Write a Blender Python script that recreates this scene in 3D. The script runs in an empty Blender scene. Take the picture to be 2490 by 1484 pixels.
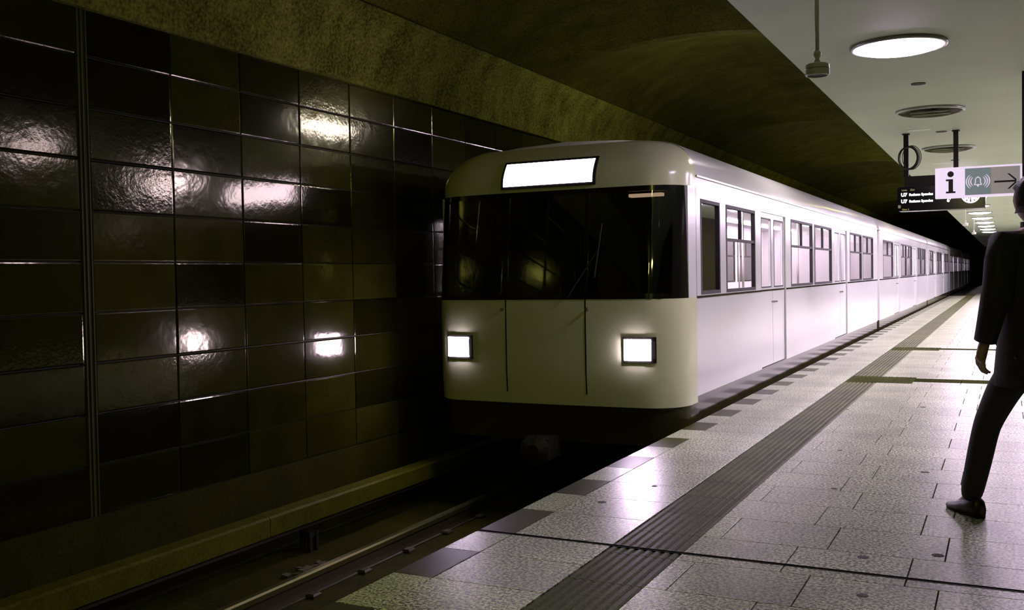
import bpy, math, random
from mathutils import Vector, Matrix
random.seed(7)
PI = math.pi
sc = bpy.context.scene
C = sc.collection

# ------------------------------------------------------------------ camera
FPX, YAW, PIT, ROL, EYE = 2398.2, 0.465191, -0.029082, -0.017886, 1.38
fw = Vector((-math.sin(YAW) * math.cos(PIT), math.cos(YAW) * math.cos(PIT), math.sin(PIT)))
r0 = Vector((math.cos(YAW), math.sin(YAW), 0)); u0 = r0.cross(fw)
rt = r0 * math.cos(ROL) + u0 * math.sin(ROL); up = -r0 * math.sin(ROL) + u0 * math.cos(ROL)
cd = bpy.data.cameras.new('camera'); cam = bpy.data.objects.new('camera', cd); C.objects.link(cam)
cd.sensor_width = 36; cd.lens = 36 * FPX / 2490; cd.clip_start = 0.05; cd.clip_end = 300
M = Matrix((rt, up, -fw)).transposed().to_4x4(); M.translation = (0, 0, EYE)
cam.matrix_world = M
sc.camera = cam
# ------------------------------------------------------------------ world, exposure
wd = bpy.data.worlds.new('world'); sc.world = wd; wd.use_nodes = True
bg = wd.node_tree.nodes['Background']
bg.inputs[0].default_value = (0.42, 0.40, 0.06, 1); bg.inputs[1].default_value = 0.10
vs = sc.view_settings
vs.view_transform = 'Standard'; vs.look = 'None'; vs.gamma = 1; vs.use_curve_mapping = False
vs.exposure = 0.75
TINT = (1.0, 0.77, 1.08)           # lavender white of the platform lamps
L_LAMP, L_ROW, L_HEAD, L_SIGN, L_TUBE = 48.0, 118.0, 60.0, 14.0, 24.0

# ------------------------------------------------------------------ materials
MATS = {}
def nodes_of(name):
    m = bpy.data.materials.new(name); m.use_nodes = True
    return m, m.node_tree, m.node_tree.nodes['Principled BSDF']
def plain(name, col, rough=0.5, metal=0.0, spec=0.5, bump=0.0, bscale=40, var=0.0, vscale=6.0):
    if name in MATS: return MATS[name]
    m, t, b = nodes_of(name); N = t.nodes.new; K = t.links.new
    b.inputs['Base Color'].default_value = (*col, 1); b.inputs['Roughness'].default_value = rough
    b.inputs['Metallic'].default_value = metal; b.inputs['Specular IOR Level'].default_value = spec
    geo = N('ShaderNodeNewGeometry')
    if var:
        n = N('ShaderNodeTexNoise'); n.inputs['Scale'].default_value = vscale; n.inputs['Detail'].default_value = 6
        K(geo.outputs['Position'], n.inputs['Vector'])
        r = N('ShaderNodeValToRGB')
        r.color_ramp.elements[0].color = (*[c * (1 - var) for c in col], 1); r.color_ramp.elements[0].position = .3
        r.color_ramp.elements[1].color = (*[min(1, c * (1 + var)) for c in col], 1); r.color_ramp.elements[1].position = .7
        K(n.outputs['Fac'], r.inputs['Fac']); K(r.outputs['Color'], b.inputs['Base Color'])
    if bump:
        n2 = N('ShaderNodeTexNoise'); n2.inputs['Scale'].default_value = bscale; n2.inputs['Detail'].default_value = 4
        K(geo.outputs['Position'], n2.inputs['Vector'])
        bp = N('ShaderNodeBump'); bp.inputs['Strength'].default_value = bump; bp.inputs['Distance'].default_value = .01
        K(n2.outputs['Fac'], bp.inputs['Height']); K(bp.outputs['Normal'], b.inputs['Normal'])
    MATS[name] = m; return m
def emit(name, col, strength):
    if name in MATS: return MATS[name]
    m, t, b = nodes_of(name)
    b.inputs['Base Color'].default_value = (*[c * .45 for c in col], 1)
    b.inputs['Emission Color'].default_value = (*col, 1); b.inputs['Emission Strength'].default_value = strength
    MATS[name] = m; return m
def glass(name, tint, clear=0.8, rough=0.03):
    if name in MATS: return MATS[name]
    m = bpy.data.materials.new(name); m.use_nodes = True; t = m.node_tree; t.nodes.clear(); N = t.nodes.new; K = t.links.new
    o = N('ShaderNodeOutputMaterial'); tr = N('ShaderNodeBsdfTransparent'); tr.inputs[0].default_value = (*tint, 1)
    gl = N('ShaderNodeBsdfGlossy'); gl.inputs['Roughness'].default_value = rough; gl.inputs[0].default_value = (.9, .9, .9, 1)
    fr = N('ShaderNodeFresnel'); fr.inputs[0].default_value = 1.5
    ad = N('ShaderNodeMath'); ad.operation = 'ADD'; ad.use_clamp = True; ad.inputs[1].default_value = (1 - clear) * .25
    mx = N('ShaderNodeMixShader'); ge = N('ShaderNodeNewGeometry'); iv = N('ShaderNodeMath'); iv.operation = 'SUBTRACT'; iv.inputs[0].default_value = 1
    mu = N('ShaderNodeMath'); mu.operation = 'MULTIPLY'; K(ge.outputs['Backfacing'], iv.inputs[1])
    K(fr.outputs[0], ad.inputs[0]); K(ad.outputs[0], mu.inputs[0]); K(iv.outputs[0], mu.inputs[1]); K(mu.outputs[0], mx.inputs[0]); K(tr.outputs[0], mx.inputs[1]); K(gl.outputs[0], mx.inputs[2])
    K(mx.outputs[0], o.inputs[0]); MATS[name] = m; return m
def granite(name, lo, hi, rough, scale=95.0, p0=.38, p1=.62, spec=.5):
    m, t, b = nodes_of(name); N = t.nodes.new; K = t.links.new
    geo = N('ShaderNodeNewGeometry'); oi = N('ShaderNodeObjectInfo')
    n = N('ShaderNodeTexNoise'); n.inputs['Scale'].default_value = scale; n.inputs['Detail'].default_value = 3; n.inputs['Roughness'].default_value = .65
    K(geo.outputs['Position'], n.inputs['Vector'])
    r = N('ShaderNodeValToRGB'); e = r.color_ramp.elements
    e[0].position = p0; e[0].color = (*lo, 1); e[1].position = p1; e[1].color = (*hi, 1)
    K(n.outputs['Fac'], r.inputs['Fac'])
    # broad dirt with a shape of its own, and a slight difference from slab to slab
    d = N('ShaderNodeTexNoise'); d.inputs['Scale'].default_value = 1.7; d.inputs['Detail'].default_value = 5
    K(geo.outputs['Position'], d.inputs['Vector'])
    mr = N('ShaderNodeMapRange'); mr.inputs[1].default_value = .35; mr.inputs[2].default_value = .6; mr.inputs[3].default_value = .72; mr.inputs[4].default_value = 1
    K(d.outputs['Fac'], mr.inputs[0])
    mo = N('ShaderNodeMapRange'); mo.inputs[3].default_value = .86; mo.inputs[4].default_value = 1.04; K(oi.outputs['Random'], mo.inputs[0])
    mu = N('ShaderNodeMath'); mu.operation = 'MULTIPLY'; K(mr.outputs[0], mu.inputs[0]); K(mo.outputs[0], mu.inputs[1])
    mx = N('ShaderNodeMix'); mx.data_type = 'RGBA'; mx.blend_type = 'MULTIPLY'; mx.inputs[0].default_value = 1
    K(r.outputs['Color'], mx.inputs[6]); K(mu.outputs[0], mx.inputs[7]); K(mx.outputs[2], b.inputs['Base Color'])
    rr = N('ShaderNodeMapRange'); rr.inputs[3].default_value = rough - .06; rr.inputs[4].default_value = rough + .14
    K(n.outputs['Fac'], rr.inputs[0]); K(rr.outputs[0], b.inputs['Roughness'])
    b.inputs['Specular IOR Level'].default_value = spec
    bp = N('ShaderNodeBump'); bp.inputs['Strength'].default_value = .12; bp.inputs['Distance'].default_value = .002
    K(n.outputs['Fac'], bp.inputs['Height']); K(bp.outputs['Normal'], b.inputs['Normal'])
    MATS[name] = m; return m
def wall_tile_mat():
    m, t, b = nodes_of('glazed_tile'); N = t.nodes.new; K = t.links.new
    oi = N('ShaderNodeObjectInfo'); geo = N('ShaderNodeNewGeometry')
    r = N('ShaderNodeValToRGB'); e = r.color_ramp.elements
    e[0].position = 0; e[0].color = (.0045, .0047, .0006, 1); e[1].position = 1; e[1].color = (.027, .028, .003, 1)
    for p, c in ((.3, (.011, .0115, .0012, 1)), (.6, (.018, .019, .002, 1))):
        x = e.new(p); x.color = c
    K(oi.outputs['Random'], r.inputs['Fac'])
    dn = N('ShaderNodeTexNoise'); dn.inputs['Scale'].default_value = 3; dn.inputs['Detail'].default_value = 6
    K(geo.outputs['Position'], dn.inputs['Vector'])
    mr = N('ShaderNodeMapRange'); mr.inputs[1].default_value = .3; mr.inputs[2].default_value = .7; mr.inputs[3].default_value = .75; mr.inputs[4].default_value = 1.2
    K(dn.outputs['Fac'], mr.inputs[0])
    mx = N('ShaderNodeMix'); mx.data_type = 'RGBA'; mx.blend_type = 'MULTIPLY'; mx.inputs[0].default_value = 1
    K(r.outputs['Color'], mx.inputs[6]); K(mr.outputs[0], mx.inputs[7]); K(mx.outputs[2], b.inputs['Base Color'])
    b.inputs['Roughness'].default_value = .10; b.inputs['Specular IOR Level'].default_value = .40; b.inputs['Specular Tint'].default_value = (1, .98, .62, 1)
    # wavy glaze: each tile its own waviness
    ofs = N('ShaderNodeVectorMath'); ofs.operation = 'MULTIPLY_ADD'; ofs.inputs[1].default_value = (1, 1, 1)
    sep = N('ShaderNodeCombineXYZ'); k = N('ShaderNodeMath'); k.operation = 'MULTIPLY'; k.inputs[1].default_value = 37.0
    K(oi.outputs['Random'], k.inputs[0]); K(k.outputs[0], sep.inputs[0]); K(k.outputs[0], sep.inputs[1])
    K(geo.outputs['Position'], ofs.inputs[0]); K(sep.outputs[0], ofs.inputs[2])
    n1 = N('ShaderNodeTexNoise'); n1.inputs['Scale'].default_value = 7; n1.inputs['Detail'].default_value = 2; K(ofs.outputs[0], n1.inputs['Vector'])
    n2 = N('ShaderNodeTexNoise'); n2.inputs['Scale'].default_value = 45; n2.inputs['Detail'].default_value = 3; K(ofs.outputs[0], n2.inputs['Vector'])
    rough = N('ShaderNodeMapRange'); rough.inputs[1].default_value = 0; rough.inputs[2].default_value = 1; rough.inputs[3].default_value = .05; rough.inputs[4].default_value = .6
    frac = N('ShaderNodeMath'); frac.operation = 'FRACT'; K(k.outputs[0], frac.inputs[0]); K(frac.outputs[0], rough.inputs[0])
    b1 = N('ShaderNodeBump'); b1.inputs['Distance'].default_value = .003; b1.inputs['Strength'].default_value = .5; K(n1.outputs['Fac'], b1.inputs['Height'])
    b2 = N('ShaderNodeBump'); b2.inputs['Distance'].default_value = .0012; K(rough.outputs[0], b2.inputs['Strength']); K(n2.outputs['Fac'], b2.inputs['Height']); K(b1.outputs['Normal'], b2.inputs['Normal'])
    K(b2.outputs['Normal'], b.inputs['Normal'])
    MATS['glazed_tile'] = m; return m
def concrete(name, lo, hi, scale=2.2, streak=True, rough=.85):
    m, t, b = nodes_of(name); N = t.nodes.new; K = t.links.new
    geo = N('ShaderNodeNewGeometry'); mp = N('ShaderNodeMapping'); mp.inputs['Scale'].default_value = (1, 1, .6) if streak else (1, 1, 1)
    K(geo.outputs['Position'], mp.inputs['Vector'])
    n = N('ShaderNodeTexNoise'); n.inputs['Scale'].default_value = scale; n.inputs['Detail'].default_value = 10; n.inputs['Roughness'].default_value = .68
    K(mp.outputs[0], n.inputs['Vector'])
    r = N('ShaderNodeValToRGB'); e = r.color_ramp.elements; e[0].position = .38; e[0].color = (*lo, 1); e[1].position = .64; e[1].color = (*hi, 1)
    g = N('ShaderNodeTexNoise'); g.inputs['Scale'].default_value = 38; g.inputs['Detail'].default_value = 5; K(geo.outputs['Position'], g.inputs['Vector'])
    mg = N('ShaderNodeMix'); mg.data_type = 'FLOAT'; mg.inputs[0].default_value = .5; K(n.outputs['Fac'], mg.inputs[2]); K(g.outputs['Fac'], mg.inputs[3])
    K(mg.outputs[0], r.inputs['Fac']); K(r.outputs['Color'], b.inputs['Base Color']); b.inputs['Roughness'].default_value = rough; b.inputs['Specular IOR Level'].default_value = .12; b.inputs['Specular Tint'].default_value = (.9, 1, .3, 1)
    n2 = N('ShaderNodeTexNoise'); n2.inputs['Scale'].default_value = 60; n2.inputs['Detail'].default_value = 4; K(geo.outputs['Position'], n2.inputs['Vector'])
    bp = N('ShaderNodeBump'); bp.inputs['Strength'].default_value = .35; bp.inputs['Distance'].default_value = .006
    K(n2.outputs['Fac'], bp.inputs['Height']); K(bp.outputs['Normal'], b.inputs['Normal'])
    MATS[name] = m; return m

granite('granite', (.026, .029, .001), (.70, .79, .51), .32, 62, .43, .58, .22)
granite('granite_edge', (.07, .08, .02), (.62, .72, .46), .30, 70, .40, .58, .22)
granite('granite_dark', (.028, .031, .003), (.080, .090, .014), .34, 60, .3, .7, .04)
granite('band_dark', (.018, .020, .004), (.044, .050, .018), .5, 60, .3, .7, .0)
granite('tactile_field', (.026, .029, .006), (.085, .098, .040), .5, 60, .3, .7, .0)
granite('tactile', (.026, .030, .004), (.120, .140, .045), .46, 90, .3, .7, .03)
wall_tile_mat()
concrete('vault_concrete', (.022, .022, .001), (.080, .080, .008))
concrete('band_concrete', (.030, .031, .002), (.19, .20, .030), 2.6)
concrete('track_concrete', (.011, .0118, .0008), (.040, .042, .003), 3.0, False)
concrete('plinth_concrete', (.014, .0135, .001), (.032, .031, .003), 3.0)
concrete('cover_board', (.045, .048, .002), (.09, .096, .006), 5.0, False, .6)
plain('joint', (.030, .027, .012), .9)
plain('grout', (.03, .027, .006), .6)
plain('seam_metal', (.045, .046, .006), .5, 0, .15)
plain('ceiling_paint', (.45, .535, .38), .6, var=.05, vscale=1.2)
plain('white_paint', (.72, .72, .70), .4)
plain('grey_plastic', (.66, .69, .56), .4)
plain('lamp_rim', (.34, .34, .30), .3, .6)
plain('black_metal', (.010, .010, .006), .6, spec=.2)
plain('black_rubber', (.010, .010, .008), .6)
plain('black_screen', (.006, .006, .006), .12)
plain('train_paint', (.80, .83, .80), .20, bump=.01, bscale=3); plain('front_shade_paint', (.76, .82, .50), .22, bump=.01, bscale=3)  # front: body paint with its olive shade tone put into the colour
plain('train_skirt', (.04, .038, .012), .14, spec=.35)
plain('train_black', (.008, .008, .006), .15)
plain('train_dark', (.015, .014, .008), .5)
plain('interior', (.72, .70, .66), .5)
plain('seat_fabric', (.10, .10, .12), .8)
plain('steel', (.42, .40, .34), .3, .9)
plain('rail_rust', (.05, .043, .016), .55, .4)
plain('rail_head', (.26, .27, .10), .28, .9)
plain('sign_white', (.8, .8, .8), .4)
plain('skin', (.35, .22, .16), .5)
plain('coat', (.012, .011, .008), .75, bump=.3, bscale=120)
plain('trousers', (.016, .015, .014), .8, bump=.3, bscale=150)
plain('hair', (.010, .008, .005), .5, bump=.5, bscale=160)
plain('shoe', (.010, .009, .007), .4)
plain('eye_white', (.7, .7, .68), .2)
plain('paper', (.8, .79, .76), .6)
plain('gum', (.03, .028, .016), .8)
plain('stone', (.08, .072, .03), .9, bump=.4)
emit('lamp_on', TINT, L_LAMP); emit('lamp_row_on', TINT, L_ROW); emit('lamp_first_on', TINT, 27.0); emit('added_lamp_yellow', (1, .97, .22), 15.0)
emit('headlight_on', TINT, L_HEAD)
emit('destination_on', TINT, L_SIGN)
emit('tube_on', TINT, L_TUBE)
emit('cab_lamp_on', TINT, 9.0)
emit('tunnel_tube_added', (1, .95, .22), 36.0); emit('tunnel_tube_white', (1, .86, .86), 130.0)
emit('led_text', (1, .97, .98), 3.0)
emit('print_dim', (.55, .52, .22), .30)
emit('sign_backlit', (.92, .80, .95), .40)
emit('sign_grey', (.14, .18, .17), .45)
emit('sign_mark', (.80, .72, .84), .40)
emit('sign_pale', (.42, .40, .34), .20)
emit('clock_face', (.92, .85, .92), .70)
glass('window_glass', (.94, .95, .93), .75)
glass('windshield_glass', (.16, .15, .10), .6)
glass('lamp_glass', (.62, .64, .56), .7, .08)

# ------------------------------------------------------------------ mesh builder
class MB:
    def __init__(s): s.v = []; s.f = []
    def add(s, vs, fs):
        o = len(s.v); s.v += [tuple(p) for p in vs]; s.f += [tuple(i + o for i in f) for f in fs]; return s
    def box(s, x0, x1, y0, y1, z0, z1):
        return s.add([(x0, y0, z0), (x1, y0, z0), (x1, y1, z0), (x0, y1, z0), (x0, y0, z1), (x1, y0, z1), (x1, y1, z1), (x0, y1, z1)],
                     [(0, 3, 2, 1), (4, 5, 6, 7), (0, 1, 5, 4), (1, 2, 6, 5), (2, 3, 7, 6), (3, 0, 4, 7)])
    def slab(s, x0, x1, y0, y1, z0, z1, c=.003):       # box with a chamfered upper rim
        s.add([(x0, y0, z0), (x1, y0, z0), (x1, y1, z0), (x0, y1, z0), (x0, y0, z1 - c), (x1, y0, z1 - c), (x1, y1, z1 - c), (x0, y1, z1 - c),
               (x0 + c, y0 + c, z1), (x1 - c, y0 + c, z1), (x1 - c, y1 - c, z1), (x0 + c, y1 - c, z1)],
              [(0, 3, 2, 1), (0, 1, 5, 4), (1, 2, 6, 5), (2, 3, 7, 6), (3, 0, 4, 7), (4, 5, 9, 8), (5, 6, 10, 9), (6, 7, 11, 10), (7, 4, 8, 11), (8, 9, 10, 11)])
        return s
    def lathe(s, prof, c=(0, 0, 0), n=32, axis='z'):
        vs = []
        for r, h in prof:
            for i in range(n):
                a = 2 * PI * i / n; p = (r * math.cos(a), r * math.sin(a), h)
                if axis == 'y': p = (p[0], p[2], p[1])
                if axis == 'x': p = (p[2], p[0], p[1])
                vs.append((p[0] + c[0], p[1] + c[1], p[2] + c[2]))
        fs = [(j * n + i, j * n + (i + 1) % n, (j + 1) * n + (i + 1) % n, (j + 1) * n + i) for j in range(len(prof) - 1) for i in range(n)]
        if prof[0][0] > 1e-5: fs.append(tuple(range(n - 1, -1, -1)))
        if prof[-1][0] > 1e-5: fs.append(tuple(range((len(prof) - 1) * n, len(prof) * n)))
        return s.add(vs, fs)
    def tube(s, pts, r, n=8, closed=False):
        pts = [Vector(p) for p in pts]; m = len(pts); vs = []; nrm = None
        for i, p in enumerate(pts):
            d = (pts[(i + 1) % m] - pts[i - 1]) if closed else (pts[min(i + 1, m - 1)] - pts[max(i - 1, 0)])
            d.normalize()
            if nrm is None: nrm = d.orthogonal().normalized()
            nrm = (nrm - d * nrm.dot(d)).normalized(); b = d.cross(nrm)
            for k in range(n):
                a = 2 * PI * k / n; vs.append(p + (nrm * math.cos(a) + b * math.sin(a)) * (r[i] if isinstance(r, (list, tuple)) else r))
        fs = [(i * n + k, i * n + (k + 1) % n, ((i + 1) % m) * n + (k + 1) % n, ((i + 1) % m) * n + k) for i in range(m if closed else m - 1) for k in range(n)]
        if not closed: fs += [tuple(range(n - 1, -1, -1)), tuple(range((m - 1) * n, m * n))]
        return s.add(vs, fs)
    def prism_y(s, poly, y0, y1):                        # polygon in XZ extruded along Y
        n = len(poly); vs = [(x, y0, z) for x, z in poly] + [(x, y1, z) for x, z in poly]
        return s.add(vs, [tuple(range(n)), tuple(range(2 * n - 1, n - 1, -1))] + [(i, n + i, n + (i + 1) % n, (i + 1) % n) for i in range(n)])
    def mesh(s, name, mat, smooth=False):
        me = bpy.data.meshes.new(name); me.from_pydata(s.v, [], s.f); me.validate()
        me.materials.append(MATS[mat])
        if smooth: me.polygons.foreach_set('use_smooth', [True] * len(me.polygons))
        me.update(); return me
    def build(s, name, mat, parent=None, loc=None, smooth=False):
        return obj(name, s.mesh(name, mat, smooth), parent, loc)
def obj(name, me, parent=None, loc=None, rot=None):
    o = bpy.data.objects.new(name, me); C.objects.link(o)
    if parent: o.parent = parent
    if loc: o.location = loc
    if rot: o.rotation_euler = rot
    return o
def tag(o, label=None, cat=None, group=None, kind=None):
    if label: o['label'] = label
    if cat: o['category'] = cat
    if group: o['group'] = group
    if kind: o['kind'] = kind
    return o
def thing(name, label, cat, loc=(0, 0, 0), rz=0, group=None):
    o = obj(name, None, None, loc); o.rotation_euler = (0, 0, rz); o.empty_display_size = .1
    return tag(o, label, cat, group)
def struct(name, mb, mat, label=None, smooth=False):
    o = mb.build(name, mat, None, None, smooth); return tag(o, label, kind='structure')
def smooth_by_angle(me, deg=40):
    me.polygons.foreach_set('use_smooth', [True] * len(me.polygons))
    try: me.set_sharp_from_angle(angle=math.radians(deg))
    except Exception: pass
    return me
def text_mesh(txt, size, mat, thick=.002, bold=0.0):
    cu = bpy.data.curves.new('txt', 'FONT'); cu.body = txt; cu.size = size; cu.extrude = thick; cu.offset = bold; cu.resolution_u = 3
    o = bpy.data.objects.new('txt', cu); C.objects.link(o)
    bpy.context.view_layer.update()
    me = bpy.data.meshes.new_from_object(o.evaluated_get(bpy.context.evaluated_depsgraph_get()))
    bpy.data.objects.remove(o); me.materials.clear(); me.materials.append(MATS[mat]); return me

# ------------------------------------------------------------------ setting
XE, XR = -2.58, 3.2                # platform edge, right-hand side wall
XW = -5.75                         # tiled wall face
ZC = 3.13                          # platform ceiling
Y0, Y1 = -6.0, 92.0
ZB = -0.97                         # track bed

floor = struct('floor', MB().box(XE + .004, XR, Y0, Y1, ZB, -.022), 'joint', 'grey granite station platform with tactile strip')
P = .4575
def edge_rows(a, b): return [(3.85 + k * P, k) for k in range(a, b)]
# --- columns of slabs: platform-edge tiles, inner slabs, tactile strip, paving
X_E1, X_S0, X_S1 = -2.367, -1.805, -1.435
J = .0028
EXJ = 4.68                          # expansion joint across the platform
def cut(y0, y1):                    # leave the expansion joint free
    if abs(y1 - EXJ) < .012: return [(y0, EXJ - .014)]
    if abs(y0 - EXJ) < .012: return [(EXJ + .014, y1)]
    if y0 < EXJ - .012 and y1 > EXJ + .012:
        out = []
        if EXJ - .014 - y0 > .03: out.append((y0, EXJ - .014))
        if y1 - EXJ - .014 > .03: out.append((EXJ + .014, y1))
        return out
    return [(y0, y1)]
FIELDS = [(12.74, 13.50), (18.02, 18.70)]
NEAR_END = 17.2
mesh_cache = {}
def piece(name, w, d, mat, x0, y0, h=.022):
    key = (name, round(w, 3), round(d, 3), mat)
    if key not in mesh_cache: mesh_cache[key] = MB().slab(J, w - J, J * .6, d - J * .6, -h, 0, .0014).mesh(name, mat)
    return obj(name, mesh_cache[key], floor, (x0, y0, 0))
rest = {}
def put(name, x0, x1, y0, y1, mat, k):
    for a, b in cut(y0, y1):
        if y0 < 3.3 or y0 > NEAR_END:
            rest.setdefault((name, mat), MB()).slab(x0 + J, x1 - J, a + J, b - J, -.022, 0, .0018)
        else:
            piece(name, x1 - x0, b - a, mat, x0, a)
for k in range(-14, 110):
    y = 3.85 + k * P; y = EXJ if k == 2 else y; P_ = (EXJ - y) if k == 1 else (3.85 + 3 * P - y) if k == 2 else P
    put('edge_tile', XE, X_E1, y, y + P_, 'granite_dark' if k % 2 == 0 else 'granite_edge', k)
    put('edge_slab', X_E1, X_S0, y, y + P_, 'granite', k)
def rows_with_fields():
    y = 4.10 - 13 * .459; k = -13; fi = 0
    while y < 58:
        if fi < len(FIELDS) and y + .23 > FIELDS[fi][0]:
            yield ('field', FIELDS[fi][0], FIELDS[fi][1], k); y = FIELDS[fi][1]; fi += 1; k += 1; continue
        ny = y + .459
        if fi < len(FIELDS) and ny > FIELDS[fi][0] - .24: ny = FIELDS[fi][0]
        yield ('row', y, ny, k); y = ny; k += 1
def rib_mesh(w, d, n, along='y'):
    mb = MB().box(J, w - J, J, d - J, -.022, -.006)
    if along == 'y':
        s = (w - 2 * J) / n
        for i in range(n): 
            x = J + i * s
            mb.add([(x + .1 * s, J, -.006), (x + .9 * s, J, -.006), (x + .9 * s, d - J, -.006), (x + .1 * s, d - J, -.006), (x + .28 * s, J, 0), (x + .72 * s, J, 0), (x + .72 * s, d - J, 0), (x + .28 * s, d - J, 0)],
                   [(4, 5, 6, 7), (0, 1, 5, 4), (1, 2, 6, 5), (2, 3, 7, 6), (3, 0, 4, 7)])
    return mb
W_S = X_S1 - X_S0
for kind, a, b, k in rows_with_fields():
    if kind == 'field':
        fw_ = -1.03 - X_S0
        obj('tactile_field', rib_mesh(fw_, b - a, 18).mesh('tactile_field', 'tactile_field'), floor, (X_S0, a, 0))
        m_ = a + .22; n_ = b - .12
        x = -1.03
        while x < XR - .1:
            x1 = min(x + .535, XR)
            for c0, c1, mt, nm in ((a, m_, 'granite', 'paving_slab'), (m_, n_, 'band_dark', 'dark_band_slab'), (n_, b, 'granite', 'paving_slab')):
                piece(nm, x1 - x, c1 - c0, mt, x, c0)
            x = x1
        continue
    for c0, c1 in cut(a, b):
        if a < 3.3 or a > NEAR_END + 3:
            key = ('tactile_plate', 'tactile'); r_ = rib_mesh(W_S, c1 - c0, 8)
            rest.setdefault(key, MB()).add([(p[0] + X_S0, p[1] + c0, p[2]) for p in r_.v], r_.f)
        else:
            key = ('tactile', round(c1 - c0, 3))
            if key not in mesh_cache: mesh_cache[key] = rib_mesh(W_S, c1 - c0, 8).mesh('tactile_plate', 'tactile')
            obj('tactile_plate', mesh_cache[key], floor, (X_S0, c0, 0))
    xs = [X_S1] + ([-1.334 + .535 * i for i in range(0, 9)] if k % 2 == 0 else [-.9375 + .535 * i for i in range(0, 8)]) + [XR]
    for x0, x1 in zip(xs, xs[1:]):
        if x1 - x0 > .02:
            if x0 > .9: rest.setdefault(('paving_slab', 'granite'), MB()).slab(x0 + J, x1 - J, a + J, b - J, -.022, 0, .0018) if not (a < EXJ < b) else [rest.setdefault(('paving_slab', 'granite'), MB()).slab(x0 + J, x1 - J, q0 + J, q1 - J, -.022, 0, .0018) for q0, q1 in cut(a, b)]
            else: put('paving_slab', x0, x1, a, b, 'granite', k)
for (nm, mt), mb in rest.items():
    o = mb.build(nm, mt, floor); o['kind'] = 'stuff'
jn = MB().box(XE + .01, XR, EXJ - .011, EXJ + .011, -.022, -.004)
for s in (-1, 1): jn.box(XE + .01, XR, EXJ + s * .0125 - .0015, EXJ + s * .0125 + .0015, -.022, .002)
jn.build('expansion_joint', 'black_metal', floor)
for px, py, rr in ((-.98, 6.45, .022), (-.30, 5.12, .03), (-.62, 4.95, .028), (-.55, 4.36, .026), (-1.15, 7.85, .02), (-.75, 10.6, .03), (-1.42, 10.2, .02), (-2.05, 6.1, .02), (-2.2, 5.55, .03), (-.50, 7.2, .03)):
    MB().lathe([(rr, .0), (rr * .9, .0016), (0, .002)], n=9).build('gum_spot', 'gum', floor, (px, py, 0))

# track bed, platform foot
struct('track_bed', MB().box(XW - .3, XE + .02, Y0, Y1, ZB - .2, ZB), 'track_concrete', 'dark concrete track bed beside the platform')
# tiled side wall
wall = struct('wall_left', MB().box(XW - .4, XW - .02, Y0, Y1, ZB, 3.331), 'grout', 'dark olive glazed tile wall across the track')
TW, TH, ZT0 = .7725, .3585, -.258
def tile_mesh(w, h):
    g, c, d = .0035, .007, .02
    y0, y1, z0, z1 = -w / 2 + g, w / 2 - g, -h / 2 + g, h / 2 - g
    V = [(-d, y0, z0), (-d, y1, z0), (-d, y1, z1), (-d, y0, z1), (-.006, y0, z0), (-.006, y1, z0), (-.006, y1, z1), (-.006, y0, z1),
         (-.001, y0 + c * .5, z0 + c * .5), (-.001, y1 - c * .5, z0 + c * .5), (-.001, y1 - c * .5, z1 - c * .5), (-.001, y0 + c * .5, z1 - c * .5),
         (0, y0 + c * 1.6, z0 + c * 1.6), (0, y1 - c * 1.6, z0 + c * 1.6), (0, y1 - c * 1.6, z1 - c * 1.6), (0, y0 + c * 1.6, z1 - c * 1.6)]
    F = []
    for a in (0, 4, 8): F += [(a + i, a + (i + 1) % 4, a + 4 + (i + 1) % 4, a + 4 + i) for i in range(4)]
    F.append((12, 13, 14, 15))
    return MB().add(V, F).mesh('wall_tile', 'glazed_tile')
tm = tile_mesh(TW, TH)
YS = 4.89
cols = [YS + TW * (k + .5) for k in range(0, 18)] + [YS - .09 - TW * (k + .5) for k in range(0, 4)]
for yc in cols:
    for r in range(10):
        o = obj('wall_tile', tm, wall, (XW, yc, ZT0 + TH * (r + .5)))
        o.rotation_euler = (0, random.gauss(0, .0022), random.gauss(0, .0022))
# vertical seam in the tiling
sm = MB().box(XW - .02, XW - .004, YS - .088, YS - .002, ZB, 3.33)
for yy in (YS - .082, YS - .05, YS - .012): sm.box(XW - .004, XW + .006, yy, yy + .010, ZB, 3.33)
sm.build('expansion_seam', 'seam_metal', wall)
MB().box(XW - .02, XW + .012, Y0, Y1, ZB, ZT0 - .004).build('plinth', 'plinth_concrete', wall)
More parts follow.
